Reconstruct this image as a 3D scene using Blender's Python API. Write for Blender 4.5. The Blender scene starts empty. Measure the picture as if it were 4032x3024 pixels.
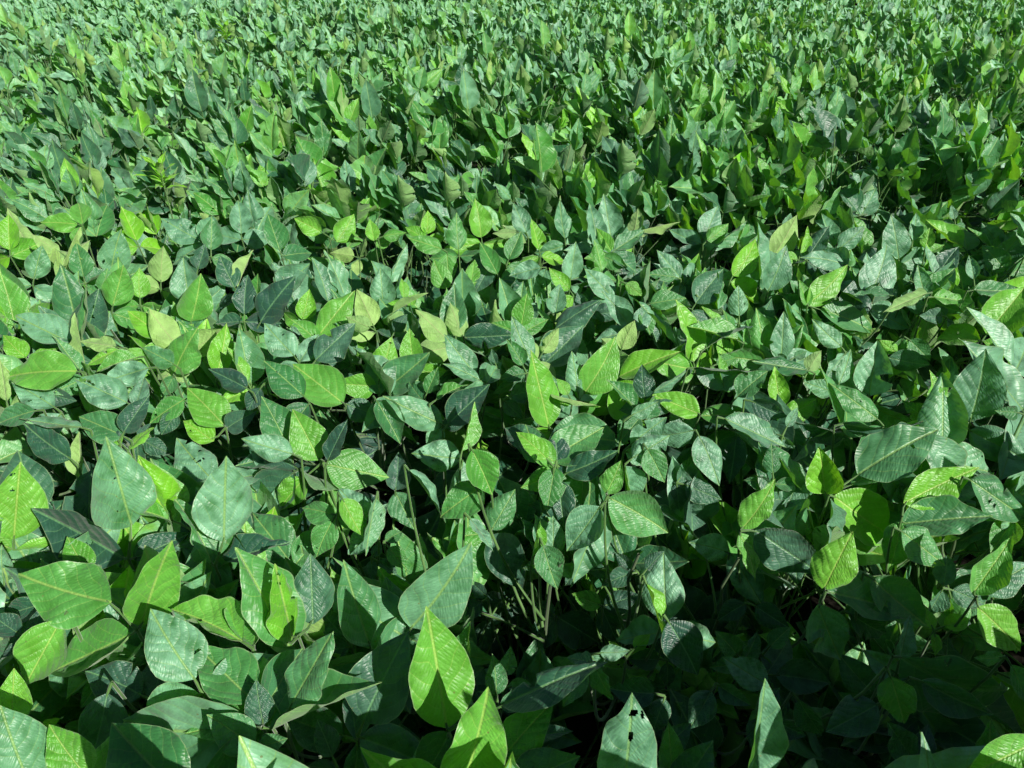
import bpy, math, random
import numpy as np
from mathutils import Matrix, Vector

RS = np.random.RandomState(11)
rnd = random.Random(5)
R = math.radians
scene = bpy.context.scene
COL = scene.collection

# ------------------------------------------------------------------ camera
PITCH = R(33.0)
CAM = np.array((0.0, 0.0, 1.6))
F = 2900.0                                   # focal length in pixels of a 4032 px wide frame
FW = np.array((0, math.cos(PITCH), -math.sin(PITCH)))
UP = np.array((0, math.sin(PITCH), math.cos(PITCH)))
RT = np.array((1.0, 0, 0))
cam_d = bpy.data.cameras.new('camera')
cam = bpy.data.objects.new('camera', cam_d)
COL.objects.link(cam)
cam.location = CAM
cam.rotation_euler = (R(90) - PITCH, 0, 0)
cam_d.sensor_width = 36
cam_d.lens = 36 * F / 4032
cam_d.clip_end = 500
cam_d.clip_start = 0.02
cam_d.dof.use_dof = False
scene.camera = cam

def ray(px, py):
    v = FW + RT * ((px - 2016) / F) + UP * ((1512 - py) / F)
    return v                                  # depth 1 along the axis
def proj(P):
    d = P - CAM
    dep = d @ FW
    return 2016 + F * (d @ RT) / dep, 1512 - F * (d @ UP) / dep, dep

# ------------------------------------------------------------------ light
SUN_AZ, SUN_EL = R(137), R(34)               # azimuth clockwise from +Y (the view), elevation
SUND = np.array((math.sin(SUN_AZ) * math.cos(SUN_EL), math.cos(SUN_AZ) * math.cos(SUN_EL), math.sin(SUN_EL)))
w = bpy.data.worlds.new('World')
scene.world = w
w.use_nodes = True
nt = w.node_tree
bg = nt.nodes['Background']
sky = nt.nodes.new('ShaderNodeTexSky')
sky.sky_type = 'NISHITA'
sky.sun_disc = False
sky.sun_elevation = SUN_EL
sky.sun_rotation = SUN_AZ
sky.air_density = 1.0
sky.dust_density = 0.6
sky.ozone_density = 1.5
nt.links.new(sky.outputs[0], bg.inputs[0])
bg.inputs[1].default_value = 0.034
ld = bpy.data.lights.new('sun', 'SUN')
ld.energy = 5.0
ld.angle = R(0.5)
ld.color = (1.0, 0.96, 0.87)
lo = bpy.data.objects.new('sun', ld)
COL.objects.link(lo)
lo.rotation_euler = Vector(SUND).to_track_quat('Z', 'Y').to_euler()
lo.location = (3, -2, 6)
scene.view_settings.view_transform = 'Standard'
scene.view_settings.look = 'None'
scene.view_settings.exposure = 0
scene.cycles.max_bounces = 4
scene.cycles.use_adaptive_sampling = True
scene.cycles.adaptive_threshold = 0.04
scene.cycles.diffuse_bounces = 2
scene.cycles.glossy_bounces = 2
scene.cycles.transmission_bounces = 3

# ------------------------------------------------------------------ materials
class NB:
    def __init__(s, name):
        s.m = bpy.data.materials.new(name)
        s.m.use_nodes = True
        s.t = s.m.node_tree
        s.t.nodes.clear()
    def n(s, kind, **kw):
        x = s.t.nodes.new(kind)
        for k, v in kw.items():
            setattr(x, k, v)
        return x
    def l(s, a, b):
        s.t.links.new(a, b)
    def put(s, sock, v):
        if isinstance(v, (int, float)):
            sock.default_value = v
        elif isinstance(v, tuple):
            sock.default_value = v if len(v) == 4 else v + (1,)
        else:
            s.l(v, sock)
    def math(s, op, a, b=None, c=None, clamp=False):
        x = s.n('ShaderNodeMath', operation=op, use_clamp=clamp)
        s.put(x.inputs[0], a)
        if b is not None: s.put(x.inputs[1], b)
        if c is not None: s.put(x.inputs[2], c)
        return x.outputs[0]
    def ramp(s, fac, stops):
        x = s.n('ShaderNodeValToRGB')
        e = x.color_ramp.elements
        while len(e) < len(stops): e.new(0.5)
        for q, (p, c) in zip(e, stops):
            q.position = p
            q.color = tuple(c) + (1,) if len(c) == 3 else c
        s.put(x.inputs[0], fac)
        return x.outputs[0]
    def mix(s, fac, a, b, blend='MIX'):
        x = s.n('ShaderNodeMix', data_type='RGBA', blend_type=blend)
        s.put(x.inputs[0], fac)
        s.put(x.inputs[6], a)
        s.put(x.inputs[7], b)
        return x.outputs[2]
    def smooth(s, v, a, b):
        x = s.n('ShaderNodeMapRange', interpolation_type='SMOOTHSTEP')
        s.put(x.inputs[0], v)
        x.inputs[1].default_value = a
        x.inputs[2].default_value = b
        return x.outputs[0]

def leaf_material():
    b = NB('soybean_leaf')
    uv = b.n('ShaderNodeUVMap', uv_map='UVMap')
    sx = b.n('ShaderNodeSeparateXYZ')
    b.l(uv.outputs[0], sx.inputs[0])
    x, y = sx.outputs[0], sx.outputs[1]
    oi = b.n('ShaderNodeObjectInfo')
    oc = b.n('ShaderNodeSeparateColor')
    b.l(oi.outputs['Color'], oc.inputs[0])
    at = b.n('ShaderNodeAttribute', attribute_name='tv')
    ev = b.n('ShaderNodeAttribute', attribute_name='ev')
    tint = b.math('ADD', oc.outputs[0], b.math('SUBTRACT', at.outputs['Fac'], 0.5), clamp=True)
    rid = b.math('MULTIPLY', b.math('ADD', oc.outputs[1], at.outputs['Fac']), 37.0)
    # texture space moved per leaf
    cb = b.n('ShaderNodeCombineXYZ')
    b.put(cb.inputs[0], b.math('ADD', x, rid)); b.put(cb.inputs[1], b.math('ADD', y, b.math('MULTIPLY', rid, 1.7)))
    co = cb.outputs[0]
    wob = b.n('ShaderNodeTexNoise', noise_dimensions='2D')
    wob.inputs['Scale'].default_value = 5
    wob.inputs['Detail'].default_value = 0
    b.l(co, wob.inputs['Vector'])
    wv = b.math('MULTIPLY', b.math('SUBTRACT', wob.outputs['Fac'], 0.5), 0.9)
    ax = b.math('ABSOLUTE', x)
    side = b.math('MULTIPLY', b.math('GREATER_THAN', x, 0.0), 0.45)
    s = b.math('MULTIPLY', y, 6.3)
    s = b.math('SUBTRACT', s, b.math('MULTIPLY', ax, 5.6))
    s = b.math('SUBTRACT', s, b.math('MULTIPLY', b.math('MULTIPLY', ax, ax), 8.0))
    s = b.math('ADD', b.math('ADD', s, side), wv)
    f = b.math('FRACT', b.math('ADD', s, 20.0))
    d = b.math('ABSOLUTE', b.math('SUBTRACT', f, 0.5))          # 0 mid panel, .5 on a vein
    lat = b.smooth(d, 0.445, 0.492)
    mid = b.smooth(ax, 0.014, 0.002)
    mr = b.n('ShaderNodeMapRange', interpolation_type='SMOOTHSTEP')
    b.put(mr.inputs[0], ax); mr.inputs[1].default_value = 0.005; mr.inputs[2].default_value = 0.018
    mr.inputs[3].default_value = 1; mr.inputs[4].default_value = 0
    mid = mr.outputs[0]
    vein = b.math('MAXIMUM', b.math('MULTIPLY', lat, 0.5), mid)
    # fine net between the veins: cells drawn out across the panels
    ret = b.n('ShaderNodeTexVoronoi', feature='F1', voronoi_dimensions='2D')
    ret.inputs['Scale'].default_value = 24
    mp = b.n('ShaderNodeCombineXYZ')
    b.put(mp.inputs[0], b.math('MULTIPLY', s, 0.055))
    b.put(mp.inputs[1], b.math('ADD', b.math('MULTIPLY', ax, 0.9), b.math('MULTIPLY', y, 0.75)))
    mp2 = b.n('ShaderNodeVectorMath', operation='MULTIPLY')
    b.l(mp.outputs[0], mp2.inputs[0]); mp2.inputs[1].default_value = (1.0, 1.5, 1.0)
    b.l(mp2.outputs[0], ret.inputs['Vector'])
    big = b.n('ShaderNodeTexNoise', noise_dimensions='2D')
    big.inputs['Scale'].default_value = 4.5
    big.inputs['Detail'].default_value = 2
    b.l(co, big.inputs['Vector'])
    fine = b.n('ShaderNodeTexNoise', noise_dimensions='2D')
    fine.inputs['Scale'].default_value = 60
    fine.inputs['Detail'].default_value = 1
    b.l(co, fine.inputs['Vector'])
    panel = b.math('SUBTRACT', 1.0, b.math('MULTIPLY', b.math('MULTIPLY', d, d), 4.0))
    h = b.math('MULTIPLY', panel, 0.38)
    h = b.math('SUBTRACT', h, b.math('MULTIPLY', ret.outputs['Distance'], 0.55))
    h = b.math('ADD', h, b.math('MULTIPLY', big.outputs['Fac'], 1.2))
    h = b.math('SUBTRACT', h, b.math('MULTIPLY', mid, 0.5))
    bump = b.n('ShaderNodeBump')
    bump.inputs['Strength'].default_value = 0.6
    bump.inputs['Distance'].default_value = 0.0021
    b.l(h, bump.inputs['Height'])
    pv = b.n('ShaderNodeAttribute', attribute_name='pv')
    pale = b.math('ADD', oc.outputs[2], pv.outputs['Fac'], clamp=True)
    top = b.ramp(tint, [(0.0, (0.020, 0.090, 0.066)), (0.35, (0.032, 0.185, 0.074)), (0.65, (0.080, 0.36, 0.045)), (1.0, (0.23, 0.64, 0.016))])  # dark end is bluish: skylit shade painted into the blade colour
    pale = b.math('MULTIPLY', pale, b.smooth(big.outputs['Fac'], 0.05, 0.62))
    top = b.mix(pale, top, (0.29, 0.62, 0.39))  # sheen of the upper side painted in as a paler green
    bot = b.ramp(tint, [(0.0, (0.12, 0.28, 0.16)), (0.6, (0.25, 0.48, 0.16)), (1.0, (0.42, 0.68, 0.18))])
    geo = b.n('ShaderNodeNewGeometry')
    back = geo.outputs['Backfacing']
    mott = b.math('ADD', b.math('MULTIPLY', b.math('ADD', big.outputs['Fac'], b.math('MULTIPLY', fine.outputs['Fac'], 0.5)), 0.75), 0.47)
    veincol_top = b.mix(tint, (0.17, 0.42, 0.19), (0.48, 0.75, 0.12))
    topc = b.mix(b.math('MULTIPLY', vein, 0.85), top, veincol_top)
    botc = b.mix(b.math('MULTIPLY', vein, 0.7), bot, (0.50, 0.62, 0.25))
    colr = b.mix(back, topc, botc)
    mul = b.n('ShaderNodeVectorMath', operation='SCALE')
    b.l(colr, mul.inputs[0]); b.put(mul.inputs['Scale'], mott)
    colr = mul.outputs[0]
    rim = b.smooth(ev.outputs['Fac'], 0.955, 0.995)
    colr = b.mix(b.math('MULTIPLY', rim, 0.6), colr, (0.42, 0.56, 0.30))
    # a few brown or yellow specks
    sp = b.n('ShaderNodeTexVoronoi', voronoi_dimensions='2D')
    sp.inputs['Scale'].default_value = 9
    b.l(co, sp.inputs['Vector'])
    spc = b.n('ShaderNodeSeparateColor')
    b.l(sp.outputs['Color'], spc.inputs[0])
    spot = b.math('MULTIPLY', b.math('LESS_THAN', sp.outputs['Distance'], 0.07), b.math('GREATER_THAN', spc.outputs[0], 0.9))
    colr = b.mix(b.math('MULTIPLY', spot, 0.7), colr, (0.20, 0.17, 0.06))
    P = b.n('ShaderNodeBsdfPrincipled')
    b.l(colr, P.inputs['Base Color'])
    rough = b.math('ADD', b.math('MULTIPLY', back, 0.25), b.math('ADD', 0.38, b.math('MULTIPLY', fine.outputs['Fac'], 0.12)))
    b.l(rough, P.inputs['Roughness'])
    P.inputs['Specular IOR Level'].default_value = 0.85
    P.inputs['Sheen Weight'].default_value = 0.25
    P.inputs['Sheen Roughness'].default_value = 0.5
    b.l(bump.outputs[0], P.inputs['Normal'])
    T = b.n('ShaderNodeBsdfTranslucent')
    tc = b.ramp(tint, [(0.0, (0.07, 0.30, 0.02)), (0.5, (0.20, 0.58, 0.015)), (1.0, (0.40, 0.88, 0.012))])
    dk = b.math('SUBTRACT', 1.1, b.math('MULTIPLY', vein, 0.35))
    tm = b.n('ShaderNodeVectorMath', operation='SCALE')
    b.l(tc, tm.inputs[0]); b.put(tm.inputs['Scale'], dk)
    b.l(tm.outputs[0], T.inputs['Color'])
    b.l(bump.outputs[0], T.inputs['Normal'])
    mx = b.n('ShaderNodeMixShader')
    mx.inputs[0].default_value = 0.27
    b.l(P.outputs[0], mx.inputs[1]); b.l(T.outputs[0], mx.inputs[2])
    out = b.n('ShaderNodeOutputMaterial')
    b.l(mx.outputs[0], out.inputs[0])
    return b.m

def stalk_material(name, c0, c1):
    b = NB(name)
    tc = b.n('ShaderNodeTexCoord')
    no = b.n('ShaderNodeTexNoise')
    no.inputs['Scale'].default_value = 35
    b.l(tc.outputs['Object'], no.inputs['Vector'])
    c = b.ramp(no.outputs['Fac'], [(0.3, c0), (0.7, c1)])
    P = b.n('ShaderNodeBsdfPrincipled')
    b.l(c, P.inputs['Base Color'])
    P.inputs['Roughness'].default_value = 0.6
    P.inputs['Sheen Weight'].default_value = 0.5
    bp = b.n('ShaderNodeBump'); bp.inputs['Strength'].default_value = 0.3; bp.inputs['Distance'].default_value = 0.001
    b.l(no.outputs['Fac'], bp.inputs['Height']); b.l(bp.outputs[0], P.inputs['Normal'])
    out = b.n('ShaderNodeOutputMaterial')
    b.l(P.outputs[0], out.inputs[0])
    return b.m

def soil_material():
    b = NB('dark_soil')
    tc = b.n('ShaderNodeTexCoord')
    a = b.n('ShaderNodeTexNoise'); a.inputs['Scale'].default_value = 6; a.inputs['Detail'].default_value = 8
    b.l(tc.outputs['Object'], a.inputs['Vector'])
    v = b.n('ShaderNodeTexVoronoi'); v.inputs['Scale'].default_value = 45
    b.l(tc.outputs['Object'], v.inputs['Vector'])
    c = b.ramp(a.outputs['Fac'], [(0.3, (0.006, 0.0055, 0.004)), (0.75, (0.02, 0.017, 0.012))])
    P = b.n('ShaderNodeBsdfPrincipled')
    b.l(c, P.inputs['Base Color']); P.inputs['Roughness'].default_value = 0.95
    P.inputs['Specular IOR Level'].default_value = 0.1
    bp = b.n('ShaderNodeBump'); bp.inputs['Strength'].default_value = 0.8; bp.inputs['Distance'].default_value = 0.02
    b.put(bp.inputs['Height'], b.math('ADD', a.outputs['Fac'], b.math('MULTIPLY', v.outputs['Distance'], 0.5)))
    b.l(bp.outputs[0], P.inputs['Normal'])
    out = b.n('ShaderNodeOutputMaterial'); b.l(P.outputs[0], out.inputs[0])
    return b.m

def canopy_material():
    b = NB('distant_canopy')
    tc = b.n('ShaderNodeTexCoord')
    v = b.n('ShaderNodeTexVoronoi'); v.inputs['Scale'].default_value = 14
    b.l(tc.outputs['Object'], v.inputs['Vector'])
    s = b.n('ShaderNodeSeparateColor'); b.l(v.outputs['Color'], s.inputs[0])
    c = b.ramp(s.outputs[0], [(0.0, (0.012, 0.045, 0.018)), (0.5, (0.04, 0.14, 0.03)), (1.0, (0.10, 0.24, 0.04))])
    P = b.n('ShaderNodeBsdfPrincipled')
    b.l(c, P.inputs['Base Color']); P.inputs['Roughness'].default_value = 0.6
    bp = b.n('ShaderNodeBump'); bp.inputs['Strength'].default_value = 1.0; bp.inputs['Distance'].default_value = 0.05
    b.l(v.outputs['Distance'], bp.inputs['Height']); b.l(bp.outputs[0], P.inputs['Normal'])
    out = b.n('ShaderNodeOutputMaterial'); b.l(P.outputs[0], out.inputs[0])
    return b.m

M_LEAF = leaf_material()
M_PET = stalk_material('green_petiole', (0.05, 0.15, 0.022), (0.11, 0.25, 0.045))
M_STEM = stalk_material('stem', (0.04, 0.10, 0.02), (0.08, 0.14, 0.035))
M_SOIL = soil_material()

# ------------------------------------------------------------------ leaflet geometry
PU = [0, .02, .05, .10, .17, .27, .37, .48, .60, .72, .83, .91, .96, 1.0]
PW = [.04, .17, .36, .58, .80, .96, 1.0, .945, .81, .60, .37, .195, .09, .008]

def leaflet(rs, nu, nv, wr=0.62, fold=18, bend=0.15, wave=0.03, twist=0.0, asym=0.0, holes=0, bites=0, cup=0.0, damage_tip=0.0, roll=(0, 0)):
    """unit leaflet: base at the origin, tip at y = 1, upper side +z. Returns verts, faces, uv, edge value"""
    us = np.linspace(0, 1, nu + 1)
    us = us ** 1.08
    vs = np.linspace(-1, 1, nv + 1)
    U, V = np.meshgrid(us, vs, indexing='ij')
    wid = np.interp(us, PU, PW) * wr * 0.5
    ph = rs.rand(6) * 6.28
    wl = wid * (1 - asym) * (1 + 0.022 * np.sin(us * 9 + ph[0]) + 0.009 * np.sin(us * 19 + ph[1]))
    wr_ = wid * (1 + asym) * (1 + 0.022 * np.sin(us * 8 + ph[2]) + 0.009 * np.sin(us * 17 + ph[3]))
    for _ in range(bites):
        c, s_, dpt = rs.uniform(.15, .95), rs.uniform(.025, .07), rs.uniform(.25, .7)
        g = np.clip(1 - ((us - c) / s_) ** 2, 0, 1) ** .5 * dpt * (0.85 + .3 * rs.rand(len(us)))
        if rs.rand() < .5: wl = wl * (1 - g)
        else: wr_ = wr_ * (1 - g)
    X = np.where(V < 0, V * wl[:, None], V * wr_[:, None])
    # the midrib curves a little sideways
    sc = rs.uniform(-.05, .05)
    Xc = X + sc * (U - U ** 2) * 4 * .5
    A = np.abs(X)
    th = R(fold)
    Z = A * math.tan(th)
    Z = Z + cup * (A ** 2) * 3.0
    a = np.abs(V)
    Z = Z + wave * a ** 2 * (np.sin(U * 11 + np.sign(V) * 1.3 + ph[4]) + .5 * np.sin(U * 23 + ph[5] + V)) * np.sin(np.pi * np.clip(U, 0, 1)) ** .5
    Z = Z + np.where(V < 0, roll[0], roll[1]) * (np.clip(a - .35, 0, 1) / .65) ** 2 * np.interp(U, [0, .15, .6, 1], [.2, 1, .9, .1])
    # quilting
    S = U * 6.3 - A * 5.6 - A * A * 8 + np.where(X > 0, .45, 0)
    if nu > 14:
        Z = Z + .0022 * np.cos(2 * np.pi * (S - .5)) * np.minimum(1, a * 3) * (1 - a ** 4)
    Y = U * 1.0
    X2 = Xc * math.cos(th) ** .5
    # bend along the length (circular arc)
    k = bend * 2.0
    if abs(k) > 1e-3:
        Yb = np.sin(k * Y) / k + Z * np.sin(k * Y)
        Zb = -(1 - np.cos(k * Y)) / k + Z * np.cos(k * Y)
    else:
        Yb, Zb = Y, Z
    if twist:
        t = twist * U
        X2, Zb = X2 * np.cos(t) - Zb * np.sin(t), X2 * np.sin(t) + Zb * np.cos(t)
    P = np.stack([X2, Yb, Zb], -1).reshape(-1, 3)
    UV = np.stack([X, U], -1).reshape(-1, 2)
    EV = a.reshape(-1)
    idx = np.arange((nu + 1) * (nv + 1)).reshape(nu + 1, nv + 1)
    Fc = np.stack([idx[:-1, :-1], idx[:-1, 1:], idx[1:, 1:], idx[1:, :-1]], -1).reshape(-1, 4)
    if holes or damage_tip:
        C = UV[Fc].mean(1)
        keep = np.ones(len(Fc), bool)
        spots = []
        for _ in range(holes):
            cy = rs.uniform(.2, .88)
            cx = rs.uniform(-.75, .75) * np.interp(cy, PU, PW) * wr * .5
            n = 1 if rs.rand() < .6 else rs.randint(2, 6)
            for q in range(n):
                spots.append((cx + rs.normal(0, .035) * (q > 0), cy + rs.normal(0, .035) * (q > 0), rs.uniform(.008, .026) * (1 if q == 0 else .6)))
        if damage_tip:
            for q in range(4):
                spots.append((.02 + rs.normal(0, .025), .78 + rs.normal(0, .06), rs.uniform(.014, .036) * damage_tip))
        for cx, cy, r in spots:
            e = rs.uniform(.6, 1.5)
            dd = ((C[:, 0] - cx) * e) ** 2 + ((C[:, 1] - cy) / e) ** 2
            keep &= ~(dd < (r * (1 + .12 * rs.rand(len(C)))) ** 2)
        Fc = Fc[keep]
    return P, Fc, UV, EV

def make_mesh(name, P, Fc, UV=None, EV=None, TV=None, mats=(M_LEAF,), midx=None, PV=None):
    me = bpy.data.meshes.new(name)
    Fc = np.asarray(Fc)
    me.vertices.add(len(P))
    me.vertices.foreach_set('co', np.ascontiguousarray(P, dtype=np.float32).ravel())
    nf = len(Fc)
    me.loops.add(nf * 4)
    me.loops.foreach_set('vertex_index', Fc.ravel().astype(np.int32))
    me.polygons.add(nf)
    me.polygons.foreach_set('loop_start', np.arange(0, nf * 4, 4, dtype=np.int32))
    for m in mats: me.materials.append(m)
    if midx is not None:
        me.polygons.foreach_set('material_index', midx.astype(np.int32))
    me.polygons.foreach_set('use_smooth', np.ones(nf, bool))
    if UV is not None:
        ul = me.uv_layers.new(name='UVMap')
        ul.data.foreach_set('uv', UV[Fc.ravel()].astype(np.float32).ravel())
        a = me.attributes.new('ev', 'FLOAT', 'POINT')
        a.data.foreach_set('value', EV.astype(np.float32))
        a = me.attributes.new('tv', 'FLOAT', 'POINT')
        a.data.foreach_set('value', (np.full(len(P), .5) if TV is None else TV).astype(np.float32))
    if PV is not None:
        a = me.attributes.new('pv', 'FLOAT', 'POINT')
        a.data.foreach_set('value', PV.astype(np.float32))
    me.update(calc_edges=True)
    return me

def tube(pts, rads, sides=6):
    pts = [np.array(p, float) for p in pts]
    V = []
    n = len(pts)
    for i, p in enumerate(pts):
        t = pts[min(i + 1, n - 1)] - pts[max(i - 1, 0)]
        t = t / (np.linalg.norm(t) + 1e-9)
        a = np.cross(t, (0.3, 0.9, 0.1)); a /= np.linalg.norm(a) + 1e-9
        b_ = np.cross(t, a)
        for s in range(sides):
            q = 2 * math.pi * s / sides
            V.append(p + (a * math.cos(q) + b_ * math.sin(q)) * rads[i])
    Fc = []
    for i in range(n - 1):
        for s in range(sides):
            s2 = (s + 1) % sides
            Fc.append((i * sides + s, i * sides + s2, (i + 1) * sides + s2, (i + 1) * sides + s))
    return np.array(V), np.array(Fc)

def curve_pts(a, b, sag, n=7):
    """from a to b, leaving a upward and outward, bowed by sag"""
    a, b = np.array(a, float), np.array(b, float)
    out = []
    for i in range(n):
        t = i / (n - 1)
        p = a * (1 - t) + b * t
        p = p + np.array((0, 0, 1)) * sag * 4 * t * (1 - t)
        out.append(p)
    return out

prs0 = np.random.RandomState(3)
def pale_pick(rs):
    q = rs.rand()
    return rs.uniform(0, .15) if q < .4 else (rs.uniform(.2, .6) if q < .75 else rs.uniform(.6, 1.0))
def merge(parts):
    """parts: (P, F, UV, EV, TV, material index)"""
    Ps, Fs, Us, Es, Ts, Ms, Qs = [], [], [], [], [], [], []
    o = 0
    for P, Fc, UV, EV, TV, mi in parts:
        Qs.append(np.full(len(P), pale_pick(prs0)))
        Ps.append(P); Fs.append(Fc + o); o += len(P)
        Us.append(UV if UV is not None else np.zeros((len(P), 2)))
        Es.append(EV if EV is not None else np.zeros(len(P)))
        Ts.append(TV if TV is not None else np.full(len(P), .5))
        Ms.append(np.full(len(Fc), mi))
    return [np.concatenate(q) for q in (Ps, Fs, Us, Es, Ts, Ms, Qs)]

def basis(a, n):
    a = a / np.linalg.norm(a)
    n = n - a * (n @ a)
    n = n / np.linalg.norm(n)
    x = np.cross(a, n)
    return np.stack([x, a, n], 1)            # columns: across, along, upper side

def obj(name, me, parent=None, M=None, color=None):
    o = bpy.data.objects.new(name, me)
    COL.objects.link(o)
    if parent is not None: o.parent = parent
    if M is not None: o.matrix_local = M
    if color is not None: o.color = color
    return o
def mat4(B, loc, s=1.0):
    m = np.eye(4)
    m[:3, :3] = B * s
    m[:3, 3] = loc
    return Matrix(m.tolist())

# variants in three levels of detail with the same outline
NVAR = 22
VPAR = []
for i in range(NVAR):
    VPAR.append(dict(wr=RS.uniform(.50, .66), fold=RS.uniform(6, 34), bend=RS.uniform(-.15, .42), wave=RS.uniform(.012, .045),
                     twist=RS.uniform(-.35, .35), asym=RS.uniform(-.12, .12), cup=RS.uniform(-.4, .6), roll=(RS.normal(0, .085), RS.normal(0, .085)),
                     holes=[0, 0, 0, 1, 0, 0, 0, 3][i % 8], bites=[0, 0, 1, 0, 0, 0, 2][i % 7]))
def variants(nu, nv, damage=True):
    out = []
    for i, p in enumerate(VPAR):
        q = dict(p)
        if not damage: q['holes'] = 0
        if nu < 9: q['bites'] = 0
        out.append(leaflet(np.random.RandomState(100 + i), nu, nv, **q))
    return out
V_NEAR = variants(30, 20)
V_MID = variants(14, 8, False)
V_LOW = variants(6, 4, False)
ME_NEAR = [make_mesh('leaflet', *v) for v in V_NEAR]

# ------------------------------------------------------------------ a trifoliate leaf (random)
def sph(az, el):
    return np.array((math.cos(az) * math.cos(el), math.sin(az) * math.cos(el), math.sin(el)))
def rot_about(v, k, t):
    k = k / np.linalg.norm(k)
    return v * math.cos(t) + np.cross(k, v) * math.sin(t) + k * (k @ v) * (1 - math.cos(t))

SH = SUND[:2] / np.linalg.norm(SUND[:2])
def random_leaf(rs, node, az, reach, rise, size, upright):
    """returns junction, petiole points, leaflets [(B, loc, L, variant)] in plant space"""
    J = node + np.array((math.cos(az) * reach, math.sin(az) * reach, rise))
    pts = curve_pts(node, J, rs.uniform(.0, .04))
    out = []
    L0 = size
    tdir = sph(az + rs.normal(0, .5), R(np.clip(rs.normal(upright, 17), -50, 88)))
    pet = 0.022 * size / .1
    for k, (off, lr) in enumerate(((0, 1.08), (1, .96), (-1, .96))):
        if k == 0:
            a = tdir
            loc = J + a * pet
        else:
            el = R(np.clip(rs.normal(upright * .86, 19), -55, 84))
            a = sph(az + off * R(rs.uniform(55, 100)) + rs.normal(0, .2), el)
            loc = J + a * .003
        if a[:2] @ SH > .15 and rs.rand() < .6:          # blades lean away from the sun, upper side to it
            a = a - np.array((SH[0], SH[1], 0)) * (a[:2] @ SH) * rs.uniform(1.2, 2.0)
            a = a / np.linalg.norm(a)
            if k == 0: loc = J + a * pet
        up = np.array((0, 0, 1.0)) + 0.001
        n = up - a * (up @ a)
        if np.linalg.norm(n) < .25:
            n = -sph(az, 0) + SUND * .3
        n = n / np.linalg.norm(n)
        # blades turn somewhat towards the sun
        n = n + (SUND - a * (SUND @ a)) * rs.uniform(.5, 2.8)
        n = rot_about(n, a, rs.normal(0, .42))
        out.append((basis(a, n), loc, L0 * lr * rs.uniform(.88, 1.1), rs.randint(NVAR)))
    return J, pts, out

NPL = 14
NLOW = 12
PLANTS = []
for i in range(NPL):
    rs = np.random.RandomState(40 + i)
    H = rs.uniform(.72, .82)
    lean = rs.normal(0, .03, 2)
    def stem_at(z, lean=lean, i=i):
        t = z / .8
        return np.array((lean[0] * t * t + .006 * math.sin(z * 60 + i), lean[1] * t * t + .006 * math.cos(z * 47 + i), z))
    leaves = []
    az = rs.rand() * 6.28
    for j in range(NLOW):
        az += math.pi + rs.normal(0, .9)
        z = rs.uniform(.15, .40)
        leaves.append(random_leaf(rs, stem_at(z), az, rs.uniform(.08, .32), rs.uniform(.08, .24), rs.uniform(.11, .14), 8))
    nl = 19
    for j in range(nl):
        t = j / (nl - 1)
        z = .34 + (H - .34) * t ** .8
        az += math.pi + rs.normal(0, .75)
        node = stem_at(z)
        if t > .8:
            reach, rise = rs.uniform(.02, .12), rs.uniform(.03, .13)
        else:
            reach = rs.uniform(.05, .24)
            rise = min(max(.02, (.885 - 2.2 * reach ** 1.5) - z - rs.uniform(0, .16)), .34)
        size = rs.uniform(.098, .130) * (1 if t < .85 else rs.uniform(.65, .95))
        up = 66 if t > .3 else 46
        leaves.append(random_leaf(rs, node, az, reach, rise, size, up))
    st = tube([stem_at(z) for z in np.linspace(-.03, H, 14)], np.linspace(.0055, .0022, 14), 6)
    PLANTS.append(dict(H=H, leaves=leaves, stem=st, stem_at=stem_at,
                       stem_mesh=make_mesh('stem', st[0], st[1], mats=(M_STEM,))))

def pet_tube(pts, leafs, r=.0017, sides=6):
    parts = [tube(pts, np.linspace(r * 1.25, r * .85, len(pts)), sides)]
    B, loc, L, v = leafs[0]
    parts.append(tube([pts[-1], loc + B[:, 1] * .004], [r * .9, r * .6], sides))
    o = 0; Ps = []; Fs = []
    for P, Fc in parts:
        Ps.append(P); Fs.append(Fc + o); o += len(P)
    return np.concatenate(Ps), np.concatenate(Fs)

for p in PLANTS:
    p['pet_mesh'] = []
    p['mid_mesh'] = []
    for (J, pts, lf) in p['leaves']:
        P, Fc = pet_tube(pts, lf)
        p['pet_mesh'].append(make_mesh('leaf', P, Fc, mats=(M_PET,)))
        parts = [(P, Fc, None, None, None, 1)]
        for (B, loc, L, v) in lf:
            q = V_MID[v]
            parts.append((q[0] @ (B * L * .86).T + loc, q[1], q[2], q[3], np.full(len(q[0]), .5 + RS.uniform(-.2, .2)), 0))
        a = merge(parts)
        p['mid_mesh'].append(make_mesh('leaf', *a[:5], mats=(M_LEAF, M_PET), midx=a[5], PV=a[6]))

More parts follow.
